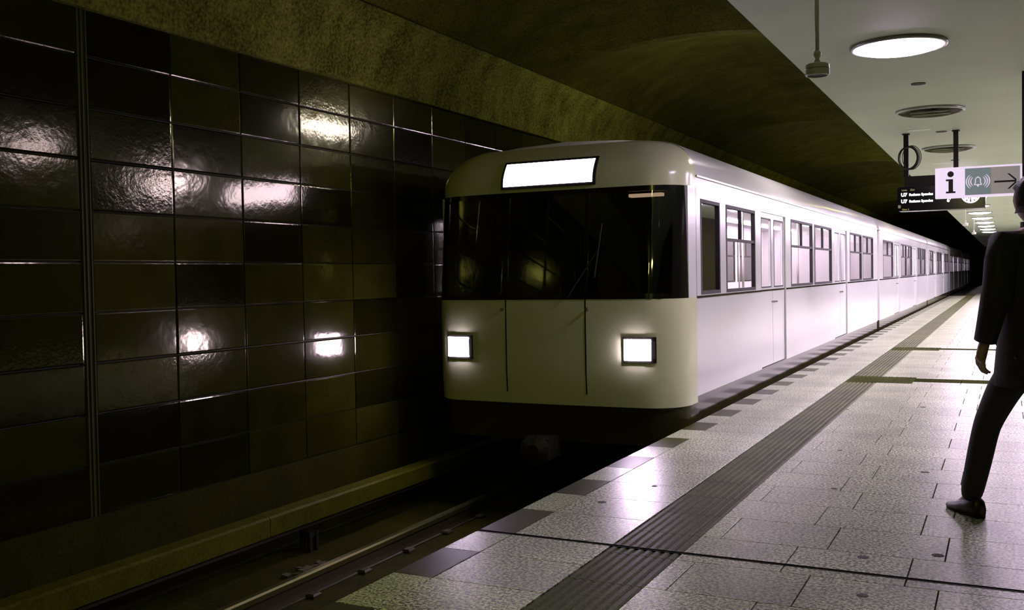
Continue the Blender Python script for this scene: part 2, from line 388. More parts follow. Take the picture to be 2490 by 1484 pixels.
# concrete band above the tiles leaning in to a ridge, then the vault in bays
band = MB(); N_ = 98
prof = [(XW - .4, 3.332), (XW + .014, 3.332), (XW + .016, 3.38), (XW + .05, 3.6), (XW + .14, 3.85), (XW + .30, 4.02)]
vs_ = []
for i in range(N_ + 1):
    y = Y0 + (Y1 - Y0) * i / N_
    vs_ += [(x, y, z) for x, z in prof]
n_ = len(prof)
band.add(vs_, [(i * n_ + j, i * n_ + j + 1, (i + 1) * n_ + j + 1, (i + 1) * n_ + j) for i in range(N_) for j in range(n_ - 1)])
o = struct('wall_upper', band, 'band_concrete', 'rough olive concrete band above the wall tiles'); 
for p_ in o.data.polygons: p_.use_smooth = True
o.data.set_sharp_from_angle(angle=math.radians(50))
md = o.modifiers.new('thick', 'SOLIDIFY'); md.thickness = .05; md.offset = 1 if False else -1
wu = o
for yp, zp, sc_ in ((8.95, 3.352, .055), (9.10, 3.343, .030), (11.6, 3.345, .035), (11.95, 3.342, .022)):
    pts = [(math.cos(2 * PI * i / 13) * sc_ * random.uniform(.9, 2.4), math.sin(2 * PI * i / 13) * sc_ * random.uniform(.15, .75)) for i in range(13)]
    V = [(XW + .013, yp + a_, max(3.334, zp + b_)) for a_, b_ in pts] + [(XW + .020, yp + a_, max(3.334, zp + b_)) for a_, b_ in pts]
    MB().add(V, [tuple(range(13)), tuple(range(25, 12, -1))] + [(i, 13 + i, 13 + (i + 1) % 13, (i + 1) % 13) for i in range(13)]).build('plaster_chip', 'paper', wu)
va = MB(); NX, NY = 36, 490; XV0, XV1 = XW + .30, -1.58
vs_ = []
for i in range(NY + 1):
    y = Y0 + (Y1 - Y0) * i / NY
    bay = abs(math.sin(PI * (y - 11.9) / 8.0)) ** .75
    for j in range(NX + 1):
        u = j / NX; x = XV0 + (XV1 - XV0) * u
        arch = math.sin(PI * min(1, max(0, u))) ** .8
        vs_.append((x, y, 4.02 + .22 * arch + .60 * arch * bay))
va.add(vs_, [(i * (NX + 1) + j, (i + 1) * (NX + 1) + j, (i + 1) * (NX + 1) + j + 1, i * (NX + 1) + j + 1) for i in range(NY) for j in range(NX)])
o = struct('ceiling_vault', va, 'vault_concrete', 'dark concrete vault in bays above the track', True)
o.data.set_sharp_from_angle(angle=math.radians(12))
ceil = struct('ceiling', MB().box(-1.60, XR + .3, Y0, Y1, ZC, ZC + .32), 'ceiling_paint', 'pale flat ceiling slab over the platform')
struct('ceiling_beam', MB().box(-1.60, -1.30, Y0, Y1, ZC + .32, 4.1), 'vault_concrete', 'dark concrete beam above the platform ceiling edge')
struct('wall_right', MB().box(XR, XR + .3, Y0, Y1, ZB, ZC), 'plinth_concrete', 'plain dark wall on the far side of the platform')
struct('wall_back', MB().box(XW - .4, XR + .3, Y0 - .3, Y0, ZB - .2, 4.9), 'plinth_concrete', 'plain dark wall behind the platform end')
struct('wall_end', MB().box(XW - .4, XR + .3, Y1, Y1 + .3, ZB - .2, 4.9), 'plinth_concrete', 'plain dark wall at the far tunnel end')
# faint flush hatches and small round openings in the ceiling
for i, (yv, xv) in enumerate(((13.44, -.98), (17.85, -.97), (22.2, -.97))):
    MB().box(xv - .132, xv + .132, yv - .06, yv + .06, ZC - .006, ZC).build('ceiling_hatch', 'grey_plastic', ceil)
for yv in (10.1, 13.78, 17.5, 21.2):
    MB().lathe([(.066, 0), (.066, .006), (.05, .006), (.0, .003)], c=(-.74, yv, ZC - .006), n=24).build('ceiling_opening', 'black_metal', ceil)

# ------------------------------------------------------------------ rails and third rail
def rail(x, label):
    t = thing('running_rail', label, 'rail', (x, 0, ZB), 0, 'running rails of the near track')
    MB().prism_y([(-.07, 0), (.07, 0), (.07, .012), (.012, .03), (.010, .115), (-.010, .115), (-.012, .03), (-.07, .012)], Y0, Y1).build('rail_foot', 'rail_rust', t)
    MB().prism_y([(-.034, .113), (.034, .113), (.034, .150), (.022, .163), (-.022, .163), (-.034, .150)], Y0, Y1).build('rail_head', 'rail_head', t)
    cl = MB().slab(-.04, .04, -.05, .05, 0, .03, .012).mesh('rail_clip', 'rail_rust')
    y = 3.2
    while y < 9.5:
        obj('rail_clip', cl, t, (-.09, y, 0)); obj('rail_clip', cl, t, (.09, y, 0)); y += .65
rail(-4.69, 'dull running rail farther from the platform, worn bright along its head')
rail(-3.25, 'running rail hidden close under the platform edge')
t = thing('third_rail', 'olive third rail cover board running along the foot of the tiled wall', 'third rail', (-5.40, 0, ZB))
y = -5.7
while y < 60:
    y2 = y + 3.97
    MB().prism_y([(-.11, .37), (-.11, .43), (.035, .43), (.055, .415), (.055, .27), (.03, .27), (.03, .37)], y + .004, y2 - .004).build('cover_board', 'cover_board', t)
    y = y2
MB().prism_y([(-.05, .22), (.01, .22), (.01, .30), (-.05, .30)], -5.7, 60).build('conductor_rail', 'rail_rust', t)
br = MB().box(-.10, -.07, -.04, .04, 0, .38).box(-.10, .02, -.04, .04, .12, .17).box(.0, .03, -.06, -.03, 0, .17).box(.0, .03, .03, .06, 0, .17).mesh('bracket', 'train_dark')
for i in range(14): obj('bracket', br, t, (0, 2.1 + i * 2.35, 0))
# rubbish on the track bed
def rubble(x, y, n, spread):
    mb = MB()
    for i in range(n):
        q = random.uniform(.010, .036); cx, cy = random.gauss(0, spread), random.gauss(0, spread * 1.5)
        mb.add([(cx + random.uniform(.7, 1.2) * q * a, cy + random.uniform(.7, 1.2) * q * b, random.uniform(.6, 1.1) * q * c) for a in (-1, 1) for b in (-1, 1) for c in (0, 1)],
               [(0, 1, 3, 2), (4, 6, 7, 5), (0, 4, 5, 1), (2, 3, 7, 6), (0, 2, 6, 4), (1, 5, 7, 3)])
    tag(mb.build('rubble', 'stone', None, (x, y, ZB)), 'patch of small rubble beside the running rail', 'rubble', kind='stuff')
rubble(-5.0, 6.35, 60, .07)
def scrap(x, y, z, w, d, rz, label):
    mb = MB(); n = 4; V = []; h = .004
    for k in (0, 1):
        for i in range(n + 1):
            for j in (0, 1): V.append((w * (i / n - .5), d * (j - .5), h * (1 + math.sin(i * 2.1)) + k * .0012))
    m_ = 2 * (n + 1); F = []
    for i in range(n):
        a = 2 * i; F += [(a, a + 1, a + 3, a + 2), (m_ + a, m_ + a + 2, m_ + a + 3, m_ + a + 1), (a, a + 2, m_ + a + 2, m_ + a), (a + 1, m_ + a + 1, m_ + a + 3, a + 3)]
    F += [(0, m_, m_ + 1, 1), (m_ - 2, m_ - 1, 2 * m_ - 1, 2 * m_ - 2)]
    o = mb.add(V, F).build('paper_scrap', 'paper', None, (x, y, z)); o.rotation_euler.z = rz
    tag(o, label, 'litter')
scrap(-1.965, 4.712, .001, .045, .02, .4, 'tiny white scrap lying by the joint left of the tactile strip')
scrap(-4.33, 5.72, ZB, .10, .014, .9, 'thin white sliver on the track bed right of the rail')
scrap(-4.33, 5.95, ZB, .05, .02, .3, 'small white crumb beyond the thin sliver on the track bed')
scrap(-4.48, 4.62, ZB, .14, .010, 1.2, 'pale straw on the track bed near the picture bottom')

# ------------------------------------------------------------------ ceiling lamps
R_L = .345
lamp_parts = {}
def lamp_meshes():
    lamp_parts['rim'] = MB().lathe([(R_L + .012, .0), (R_L + .012, -.022), (R_L - .004, -.030), (R_L - .018, -.022), (R_L - .018, 0)], n=48).mesh('rim', 'lamp_rim', True)
    dome = [(R_L - .02, -.012)] + [((R_L - .02) * math.cos(a), -.012 - .055 * math.sin(a)) for a in [PI / 2 * i / 8 for i in range(1, 9)]]
    dome[-1] = (0, dome[-1][1])
    lamp_parts['lens_on'] = MB().lathe(dome, n=48).mesh('lens', 'lamp_on', True)
    lamp_parts['lens_row'] = MB().lathe(dome, n=48).mesh('lens', 'lamp_row_on', True)
    lamp_parts['lens_first'] = MB().lathe(dome, n=48).mesh('lens', 'lamp_first_on', True)
    lamp_parts['lens_added'] = MB().lathe(dome, n=48).mesh('lens', 'added_lamp_yellow', True)
    lamp_parts['lens_off'] = MB().lathe(dome, n=48).mesh('lens', 'lamp_glass', True)
    lamp_parts['reflector'] = MB().lathe([(R_L - .03, -.004), (R_L - .05, -.012), (.12, -.004), (0, -.004)], n=32).mesh('reflector', 'lamp_rim', True)
    lamp_parts['tube'] = MB().tube([(-.20, 0, -.030), (.20, 0, -.030)], .013).mesh('tube', 'grey_plastic', True)
    lamp_parts['cross_bar'] = MB().box(-.03, .03, -.26, .26, -.022, -.010).mesh('cross_bar', 'black_metal')
lamp_meshes()
def ceiling_lamp(x, y, on, label, group=None):
    t = thing('ceiling_lamp', label, 'ceiling lamp', (x, y, ZC), 0, group)
    obj('rim', lamp_parts['rim'], t)
    if on: obj('lens', lamp_parts['lens_added' if y < 5 else 'lens_first' if y < 9 else 'lens_on' if x < 0 else 'lens_row'], t)
    else:
        obj('reflector', lamp_parts['reflector'], t); obj('lens', lamp_parts['lens_off'], t); obj('cross_bar', lamp_parts['cross_bar'], t)
        for s in (-.1, .1): obj('tube', lamp_parts['tube'], t, (0, s, 0))
    return t
XL = -.75
ceiling_lamp(XL, 8.28, True, 'glowing round ceiling lamp nearest the camera, above the tactile strip')
ceiling_lamp(XL, .95, True, 'added dim yellowish round ceiling lamp, unseen, over the near end of the platform')  # unseen lamp added to tint the near floor and train front
ceiling_lamp(XL, 11.85, False, 'unlit round glass ceiling lamp just beyond the glowing one')
ceiling_lamp(XL, 15.65, False, 'unlit round ceiling lamp behind the posts of the departure board')
ORD = ['first', 'second', 'third', 'fourth', 'fifth', 'sixth', 'seventh', 'eighth', 'ninth', 'tenth', 'eleventh', 'twelfth']
for i in range(10): ceiling_lamp(XL, 19.4 + 3.7 * i, True, ORD[i] + ' glowing round ceiling lamp beyond the departure board', 'lit lamps far along the platform')
for i in range(10): ceiling_lamp(1.15, 12.4 + 3.7 * i, True, ORD[i] + ' glowing round lamp in the row over the middle of the platform', 'lit lamps of the second row')
# strip lights on the beam above the ceiling; yellowish ones added for olive light
for yt, lb in ((13.0, 'white strip light on the beam above the track, near the train front'), (3.2, 'added yellowish strip light on the beam above the track, ahead of the train'), (-3.2, 'added yellowish strip light on the beam above the track, farthest ahead of the train'), (27.0, 'added yellowish strip light on the beam above the second subway car'), (43.0, 'added yellowish strip light on the beam above the third subway car')):
    t = thing('tunnel_light', lb, 'strip light', (-1.62, yt, 3.86), 0, 'strip lights above the track')
    MB().box(-.03, .02, -.65, .65, -.05, .05).build('housing', 'white_paint', t)
    MB().tube([(-.06, -.6, 0), (-.06, .6, 0)], .02).build('tube', 'tunnel_tube_white' if yt == 13.0 else 'tunnel_tube_added', t)
    for q in (-.62, .62): MB().box(-.09, -.02, q - .015, q + .015, -.03, .03).build('end_cap', 'grey_plastic', t)

# ------------------------------------------------------------------ hanging loudspeakers
def pendant(x, y, label, group='rod-hung loudspeakers'):
    t = thing('pendant_loudspeaker', label, 'loudspeaker', (x, y, ZC), 0, group)
    MB().lathe([(.04, 0), (.04, -.012), (.015, -.02)], n=20).build('ceiling_rose', 'grey_plastic', t, smooth=True)
    MB().lathe([(.0125, -.01), (.0125, -.455)], n=14).build('rod', 'grey_plastic', t, smooth=True)
    MB().lathe([(.013, -.445), (.021, -.455), (.023, -.47), (.019, -.485), (.012, -.492), (.020, -.515), (.024, -.522)], n=18).build('ball_joint', 'grey_plastic', t, smooth=True)
    MB().lathe([(.024, -.52), (.060, -.524), (.068, -.531), (.070, -.590), (.066, -.597), (.058, -.592), (0, -.592)], n=36).mesh
    h = MB().lathe([(0, -.519), (.055, -.522), (.068, -.529), (.070, -.588), (.066, -.594), (.060, -.594), (.058, -.586), (0, -.586)], n=36).build('housing', 'grey_plastic', t)
    smooth_by_angle(h.data, 35)
    MB().lathe([(.0575, -.588), (.0, -.589)], n=28).build('grille', 'black_metal', h)
    MB().lathe([(.0705, -.552), (.0712, -.554), (.0705, -.556)], n=36).build('seam', 'lamp_rim', h)
pendant(-1.0, 6.085, 'grey disc loudspeaker on a rod left of the glowing ceiling lamp')
pendant(-1.0, 29.6, 'small distant loudspeaker on a rod right under the departure board')
pendant(-1.0, 37.4, 'tiny loudspeaker on a rod farthest along the platform')

# ------------------------------------------------------------------ departure board with clock
BY = 13.76
t = thing('departure_board', 'black hanging departure board with glowing destination rows', 'sign', (0, BY, 0))
def rounded(x0, x1, z0, z1, r, n=5):
    P_ = []
    for cx, cz, a0 in ((x1 - r, z0 + r, -90), (x1 - r, z1 - r, 0), (x0 + r, z1 - r, 90), (x0 + r, z0 + r, 180)):
        for i in range(n + 1):
            a = math.radians(a0 + 90 * i / n); P_.append((cx + r * math.cos(a), cz + r * math.sin(a)))
    return P_
MB().prism_y(rounded(-1.258, -.232, 2.128, 2.436, .028), -.13, .13).build('cabinet', 'black_screen', t)
MB().box(-1.175, -.50, -.07, .07, 2.436, 2.575).build('mounting_beam', 'black_metal', t)
for x in (-1.159, -.570):
    MB().box(x - .029, x + .029, -.03, .03, 2.575, ZC - .012).build('post', 'black_metal', t)
    MB().box(x - .045, x + .045, -.05, .05, ZC - .012, ZC).build('ceiling_flange', 'black_metal', t)
def board_text(s, size, x, z, mat, bold=0.0, name='lettering'):
    me = text_mesh(s, size, mat, .0012, bold); o = obj(name, me, t, (x, -.1325, z), (PI / 2, 0, 0)); return o
for z in (2.316, 2.232):
    board_text('U7', .060, -1.212, z, 'led_text', .0022)
    board_text('Rathaus Spandau', .0415, -1.115, z + .004, 'led_text', .0014)
board_text("6'", .064, -.672, 2.222, 'led_text', .0018)
board_text('Linie', .034, -1.205, 2.385, 'print_dim'); board_text('Ziel', .034, -1.103, 2.385, 'print_dim')
board_text('Gleis 2', .030, -1.201, 2.138, 'print_dim')
pl = MB().box(-1.250, -1.216, -.134, -.1300, 2.166, 2.206).build('pictogram_plate', 'lamp_rim', t)
for z in (2.176, 2.188, 2.198): MB().box(-1.246, -1.220, -.1352, -.134, z - .002, z + .002).build('pictogram_bar', 'print_dim', pl)
ck = MB().lathe([(.112, 0), (.112, -.008), (.104, -.008), (0, -.006)], c=(-.40, -.131, 2.304), n=40, axis='y').build('clock_dial', 'clock_face', t)
ck['label'] = 'round white clock dial with black marks'
for i in range(12):
    a = i * PI / 6; l0, l1, w = (.076, .096, .0045) if i % 3 else (.070, .096, .0065)
    c_, s_ = math.sin(a), math.cos(a); V = []
    for yy in (-.1415, -.1385):
        for l, q in ((l0, -w), (l0, w), (l1, w), (l1, -w)): V.append((-.40 + c_ * l + s_ * q, yy, 2.304 + s_ * l - c_ * q))
    MB().add(V, [(0, 1, 2, 3), (7, 6, 5, 4), (0, 4, 5, 1), (1, 5, 6, 2), (2, 6, 7, 3), (3, 7, 4, 0)]).build('hour_mark', 'black_metal', ck)
for nm, a, L, w in (('hour_hand', math.radians(205), .055, .007), ('minute_hand', PI, .088, .0045)):
    c_, s_ = math.sin(a), math.cos(a); V = []
    for yy in (-.146, -.142):
        for l, q in ((-.015, -w), (-.015, w), (L, w * .7), (L, -w * .7)): V.append((-.40 + c_ * l + s_ * q, yy, 2.304 + s_ * l - c_ * q))
    MB().add(V, [(0, 1, 2, 3), (7, 6, 5, 4), (0, 4, 5, 1), (1, 5, 6, 2), (2, 6, 7, 3), (3, 7, 4, 0)]).build(nm, 'black_metal', ck)
# coil of cable hung on the board's post
t = thing('cable_coil', 'black cable coil hanging on the left post of the departure board', 'cable', (-1.12, BY - .06, 2.81))
for i, (dx, dy, rx, rz) in enumerate(((-.012, -.01, .112, .140), (-.006, .0, .118, .146), (.012, -.022, .118, .150), (.036, -.034, .112, .152))):
    pts = [(dx + rx * math.cos(a), dy - .012 + .012 * math.sin(2 * a), rz * math.sin(a)) for a in [2 * PI * k / 40 for k in range(40)]]
    MB().tube(pts, .0085 if i < 2 else .005, 7, True).build('cable_loop', 'black_rubber', t, smooth=True)
MB().box(-.062, .0, -.045, .02, .128, .150).build('cable_tie', 'black_metal', t)

# ------------------------------------------------------------------ information sign
IY = 10.0
t = thing('information_sign', 'white hanging sign with black letter i, alarm bell and arrow', 'sign', (0, IY, 0))
X0, X1, Z0, Z1 = -.585, .123, 2.034, 2.302
D1, D2 = -.338, -.124
MB().box(X0, X1, -.05, .05, Z0, Z1).build('cabinet', 'sign_white', t)
fr = MB()
for a in ((X0 - .004, X1 + .004, Z1 - .012, Z1 + .004), (X0 - .004, X1 + .004, Z0 - .004, Z0 + .012), (X0 - .004, X0 + .012, Z0 + .012, Z1 - .012), (X1 - .012, X1 + .004, Z0 + .012, Z1 - .012)):
    fr.box(a[0], a[1], -.058, .058, a[2], a[3])
fr.build('frame', 'sign_backlit', t)
def flat(name, poly, y0, y1, mat, par): return MB().prism_y(poly, y0, y1).build(name, mat, par)
pi_ = MB().box(X0 + .014, D1, -.054, -.048, Z0 + .014, Z1 - .014).build('information_panel', 'sign_backlit', t)
pb = MB().box(D1, D2, -.0545, -.048, Z0 + .014, Z1 - .014).build('alarm_panel', 'sign_grey', t)
pa = MB().box(D2, X1 - .014, -.054, -.048, Z0 + .014, Z1 - .014).build('arrow_panel', 'sign_pale', t)
zm = (Z0 + Z1) / 2; xi = -.460
MB().lathe([(.027, 0), (.027, -.003), (0, -.003)], c=(xi + .002, -.0545, zm + .078), n=28, axis='y').build('letter_dot', 'black_metal', pi_)
flat('letter_stem', [(xi - .038, zm - .096), (xi + .042, zm - .096), (xi + .042, zm - .080), (xi + .022, zm - .080), (xi + .022, zm + .032), (xi - .038, zm + .032), (xi - .038, zm + .016), (xi - .016, zm + .016), (xi - .016, zm - .080), (xi - .038, zm - .080)], -.0575, -.0540, 'black_metal', pi_)
xb = (D1 + D2) / 2
outer = [(-.030, -.030), (.030, -.030), (.030, -.024), (.021, -.014), (.021, .012)] + [(.021 * math.cos(a), .012 + .024 * math.sin(a)) for a in [PI * i / 8 for i in range(1, 8)]] + [(-.021, .012), (-.021, -.014), (-.030, -.024)]
bell = MB().tube([(xb + x, -.0565, zm + z) for x, z in outer], .0042, 6, True); bell.build('bell_outline', 'sign_mark', pb)
MB().lathe([(.008, 0), (.008, -.003), (0, -.003)], c=(xb, -.0545, zm - .040), n=14, axis='y').build('bell_clapper', 'sign_mark', pb)
MB().lathe([(.005, 0), (.005, -.003), (0, -.003)], c=(xb, -.0545, zm + .040), n=12, axis='y').build('bell_knob', 'sign_mark', pb)
for s in (-1, 1):
    for i, r in enumerate((.056, .074, .092)):
        h = math.radians(48)
        pts_o = [(xb + s * (.008 + r * math.cos(a)), zm + .80 * r * math.sin(a) * 1.1) for a in [-h + 2 * h * k / 12 for k in range(13)]]
        pts_i = [(xb + s * (.008 + (r - .009) * math.cos(a)), zm + .80 * (r - .0) * math.sin(a) * 1.1) for a in [h - 2 * h * k / 12 for k in range(13)]]
        V = [(x, -.0575, z) for x, z in pts_o + pts_i] + [(x, -.054, z) for x, z in pts_o + pts_i]
        n = 26; F = []
        for k in range(12): F += [(k, k + 1, 24 - k, 25 - k), (n + k, n + 25 - k, n + 24 - k, n + k + 1)]
        F += [(k, n + k, n + (k + 1) % n, (k + 1) % n) for k in range(n)]
        MB().add(V, F).build('sound_wave', 'sign_mark', pb)
za = zm - .012
flat('arrow_shaft', [(-.098, za - .008), (.075, za - .008), (.075, za + .008), (-.098, za + .008)], -.0575, -.054, 'black_metal', pa)
for s in (-1, 1):
    flat('arrow_head', [(.080, za - s * .002), (.080, za + s * .016), (.025, za + s * .068), (.008, za + s * .068)], -.0575, -.054, 'black_metal', pa)
MB().box(X1 + .004, X1 + .05, -.03, .03, Z0 - .02, ZC).build('hanger_post', 'black_metal', t)

# ------------------------------------------------------------------ train
XC, HW = -3.97, 1.32
ZS, ZBELT, ZWT, ZCR = .20, 1.17, 2.10, 2.31          # skirt top, sill, window top, cantrail
FRONT, CARL = 8.60, 15.35
def side_wall(y0, y1, holes, s, parent, inner=.05):
    ys = sorted({y0, y1} | {h[0] for h in holes} | {h[1] for h in holes}); mb = MB()
    xo = XC + s * HW; xi_ = XC + s * (HW - inner); a, b = min(xo, xi_), max(xo, xi_)
    for p, q in zip(ys, ys[1:]):
        h = next((h for h in holes if h[0] <= p + 1e-6 and h[1] >= q - 1e-6), None)
        if h:
            if h[2] > ZS + .01: mb.box(a, b, p, q, ZS, h[2])
            mb.box(a, b, p, q, h[3], ZCR)
        else: mb.box(a, b, p, q, ZS, ZCR)
    return mb.build('side_wall', 'train_paint', parent)
def window(y0, y1, s, parent, vent=True):
    xo = XC + s * HW; w = .035
    fr = MB()
    for a in ((y0, y1, ZWT - w, ZWT), (y0, y1, ZBELT, ZBELT + w), (y0, y0 + w, ZBELT + w, ZWT - w), (y1 - w, y1, ZBELT + w, ZWT - w)):
        fr.box(min(xo - s * .04, xo + s * .004), max(xo - s * .04, xo + s * .004), a[0], a[1], a[2], a[3])
    f = fr.build('window', 'black_rubber', parent)
    zs = [ZBELT + w, 1.73, ZWT - w] if vent else [ZBELT + w, ZWT - w]
    for z0, z1 in zip(zs, zs[1:]):
        MB().box(min(xo - s * .028, xo - s * .020), max(xo - s * .028, xo - s * .020), y0 + w, y1 - w, z0, z1).build('pane', 'window_glass', f)
    if vent:
        MB().box(min(xo - s * .035, xo), max(xo - s * .035, xo), y0 + w, y1 - w, 1.715, 1.745).build('vent_bar', 'black_rubber', f)
        MB().box(min(xo - s * .035, xo), max(xo - s * .035, xo), (y0 + y1) / 2 - .012, (y0 + y1) / 2 + .012, 1.745, ZWT - w).build('vent_mullion', 'black_rubber', f)
def door(y0, y1, s, parent):
    xo = XC + s * (HW - .022); xi_ = XC + s * (HW - .05); ym = (y0 + y1) / 2
    a_, b_ = min(xo, xi_), max(xo, xi_)
    for p, q, e in ((y0 + .012, ym - .006, 1), (ym + .006, y1 - .012, -1)):
        m = .10; mb = MB()
        mb.box(a_, b_, p, q, ZS + .01, 1.20).box(a_, b_, p, q, 2.03, 2.11).box(a_, b_, p, p + m, 1.20, 2.03).box(a_, b_, q - m, q, 1.20, 2.03)
        lf = mb.build('door_leaf', 'train_paint', parent); gk = MB()
        for g0, g1, h0, h1 in ((p + m - .018, q - m + .018, 1.182, 1.20), (p + m - .018, q - m + .018, 2.03, 2.048), (p + m - .018, p + m, 1.20, 2.03), (q - m, q - m + .018, 1.20, 2.03)): gk.box(min(xo, xo + s * .004), max(xo, xo + s * .004), g0, g1, h0, h1)
        gk.build('gasket', 'black_rubber', lf)
        MB().box(min(xo, xo + s * .006), max(xo, xo + s * .006), p, q, ZBELT - .030, ZBELT - .010).build('belt_moulding', 'train_black', lf)
        MB().box(XC + s * (HW - .036) - .003, XC + s * (HW - .036) + .003, p + m, q - m, 1.20, 2.03).build('pane', 'window_glass', lf)
        yy = q - .05 if e == 1 else p + .05
        MB().lathe([(.012, 0), (.012, .05)], c=(XC + s * (HW - .022) - (.05 if s < 0 else 0), yy, 1.0), n=10, axis='x').build('handle', 'steel', lf)
    for e0, e1 in ((y0, y0 + .02), (y1 - .02, y1)): MB().box(min(xo, xi_), max(xo, xi_), e0, e1, ZS + .01, 2.11).build('door_reveal', 'black_rubber', parent)
    MB().box(min(xo, xi_), max(xo, xi_) - .001, ym - .012, ym + .012, ZS + .01, 2.11).build('door_seal', 'black_rubber', parent)
def roof_prof(n=7):
    P_ = [(HW, ZCR)]
    for i in range(1, n + 1):
        a = PI / 2 * .86 * i / n; P_.append((HW - .35 + .35 * math.cos(a), ZCR + .35 * math.sin(a)))
    P_.append((.55, 2.705)); P_.append((0, 2.73))
    return P_
def roof_mesh(y0, y1):
    h = roof_prof(); pr = [(XC + x, z) for x, z in h] + [(XC - x, z) for x, z in h[-2::-1]]; n = len(pr)
    V = [(x, y, z) for y in (y0, y1) for x, z in pr]; inn = [(XC + (x - XC) * .965, z - .04) for x, z in pr]
    V += [(x, y, z) for y in (y0, y1) for x, z in inn]
    F = []
    for i in range(n - 1):
        F += [(i, i + 1, n + i + 1, n + i), (2 * n + i, 3 * n + i, 3 * n + i + 1, 2 * n + i + 1), (i, 2 * n + i, 2 * n + i + 1, i + 1), (n + i, n + i + 1, 3 * n + i + 1, 3 * n + i)]
    F += [(0, n, 3 * n, 2 * n), (n - 1, 3 * n - 1, 4 * n - 1, 2 * n - 1)]
    return MB().add(V, F)
bench_me = None
def car(idx, y0, lead, label):
    t = thing('subway_car', label, 'subway car', (XC, y0, ZB + .17)); t_inv = Vector((XC, y0, ZB + .17))
    L = CARL; kids0 = set(C.objects)
    b0 = y0 + (.62 if lead else .0); y1 = y0 + L
    doors = [(y0 + 3.4, y0 + 4.9), (y0 + 9.1, y0 + 10.6)]
    wins = [(y0 + 5.25, y0 + 6.95), (y0 + 7.10, y0 + 8.80), (y0 + 10.95, y0 + 12.65), (y0 + 12.80, y0 + 14.60)]
    wins.append((y0 + 1.75, y0 + 3.10) if lead else (y0 + .75, y0 + 3.10))
    if lead: wins.append((y0 + .78, y0 + 1.50))
    holes = [(a, b, ZS, 2.11) for a, b in doors] + [(a, b, ZBELT, ZWT) for a, b in wins]
    for s in (1, -1):
        side_wall(b0, y1, holes if s == 1 or idx == 0 else [], s, t)
        if s == 1 or idx == 0:
            for a, b in wins: window(a, b, s, t, b - a > 1.0)
            for a, b in doors: door(a, b, s, t)
        xo = XC + s * (HW - .012)
        MB().box(min(xo, xo - s * .05), max(xo, xo - s * .05), b0, y1, -.30, ZS).build('skirt', 'train_skirt', t)
        # belt moulding and rain gutter
        xm = XC + s * HW
        MB().box(min(xm, xm + s * .008), max(xm, xm + s * .008), b0, y1, ZBELT - .028, ZBELT - .008).build('belt_moulding', 'train_black', t) if False else None
        segs = []; c = b0
        for a, b in sorted(doors): segs.append((c, a)); c = b
        segs.append((c, y1)); mb = MB()
        for a, b in segs: mb.box(min(xm, xm + s * .007), max(xm, xm + s * .007), a + .01, b - .01, ZBELT - .030, ZBELT - .010)
        mb.build('belt_moulding', 'train_black', t)
        MB().box(min(xm, xm + s * .018), max(xm, xm + s * .018), b0, y1, ZCR - .012, ZCR + .006).build('rain_gutter', 'steel', t)
    rf = roof_mesh(b0, y1).build('roof', 'train_paint', t); smooth_by_angle(rf.data, 35)
    MB().box(XC - HW + .06, XC + HW - .06, b0, y1, -.28, -.02).build('underframe', 'train_dark', t)
    MB().box(XC - HW + .05, XC + HW - .05, b0, y1, -.02, .01).build('floor_plate', 'seat_fabric', t)
    # ends
    for ye, nm in ((y1 - .05, 'end_wall'),) + (() if lead else ((y0, 'end_wall'),)):
        MB().box(XC - HW + .05, XC + HW - .05, ye, ye + .05, .0, 2.40).build(nm, 'interior', t)
    if lead: MB().box(XC - HW + .05, XC + HW - .05, y0 + 1.60, y0 + 1.66, .01, 2.40).build('cab_partition', 'train_dark', t)
    i0 = y0 + (1.70 if lead else .10)
    MB().box(XC - HW + .08, XC + HW - .08, i0, y1 - .1, 2.36, 2.39).build('interior_ceiling', 'interior', t)
    for s in (-.62, .62):
        MB().box(XC + s - .07, XC + s + .07, i0 + .1, y1 - .2, 2.325, 2.358).build('light_strip', 'tube_on', t)
    # longitudinal benches between the doors, and grab poles
    for a, b in ((i0 + .1, doors[0][0] - .1), (doors[0][1] + .1, doors[1][0] - .1), (doors[1][1] + .1, y1 - .3)):
        if b - a < .6: continue
        for s in (1, -1):
            xa = XC + s * (HW - .08); xb_ = XC + s * (HW - .55); xc_ = XC + s * (HW - .16)
            MB().box(min(xa, xb_), max(xa, xb_), a, b, .36, .46).box(min(xa, xc_), max(xa, xc_), a, b, .46, .98).build('bench', 'seat_fabric', t)
        for yy in (a, b): 
            for s in (1, -1): MB().lathe([(.017, .01), (.017, 2.36)], c=(XC + s * .72, yy, 0), n=8).build('grab_pole', 'steel', t, smooth=True)
    # bogies
    if idx < 3:
        for yb in (y0 + 2.7, y1 - 2.5):
            bg_ = MB().box(XC - .95, XC + .95, yb - 1.2, yb + 1.2, -.56, -.34).build('bogie', 'train_dark', t)
            for dy in (-.85, .85):
                for s in (-1, 1):
                    MB().lathe([(.352, -.06), (.352, .05), (.358, .055), (.358, .075), (.1, .075)], c=(XC + s * .72, yb + dy, ZB + .163 + .36), n=28, axis='x').build('wheel', 'rail_rust', bg_)
    if not lead:
        MB().box(XC - .55, XC + .55, y0 - .44, y0, .05, 2.05).build('gangway', 'black_rubber', t)
    if lead: front(t, y0)
    for o in [o for o in C.objects if o not in kids0]:
        if o.parent == t: o.location = o.location - t_inv
    return t
def half_w(z):
    if z <= ZCR: return HW
    a = min(1.0, (z - ZCR) / .35); return HW - .35 + .35 * math.sqrt(max(0, 1 - a * a))
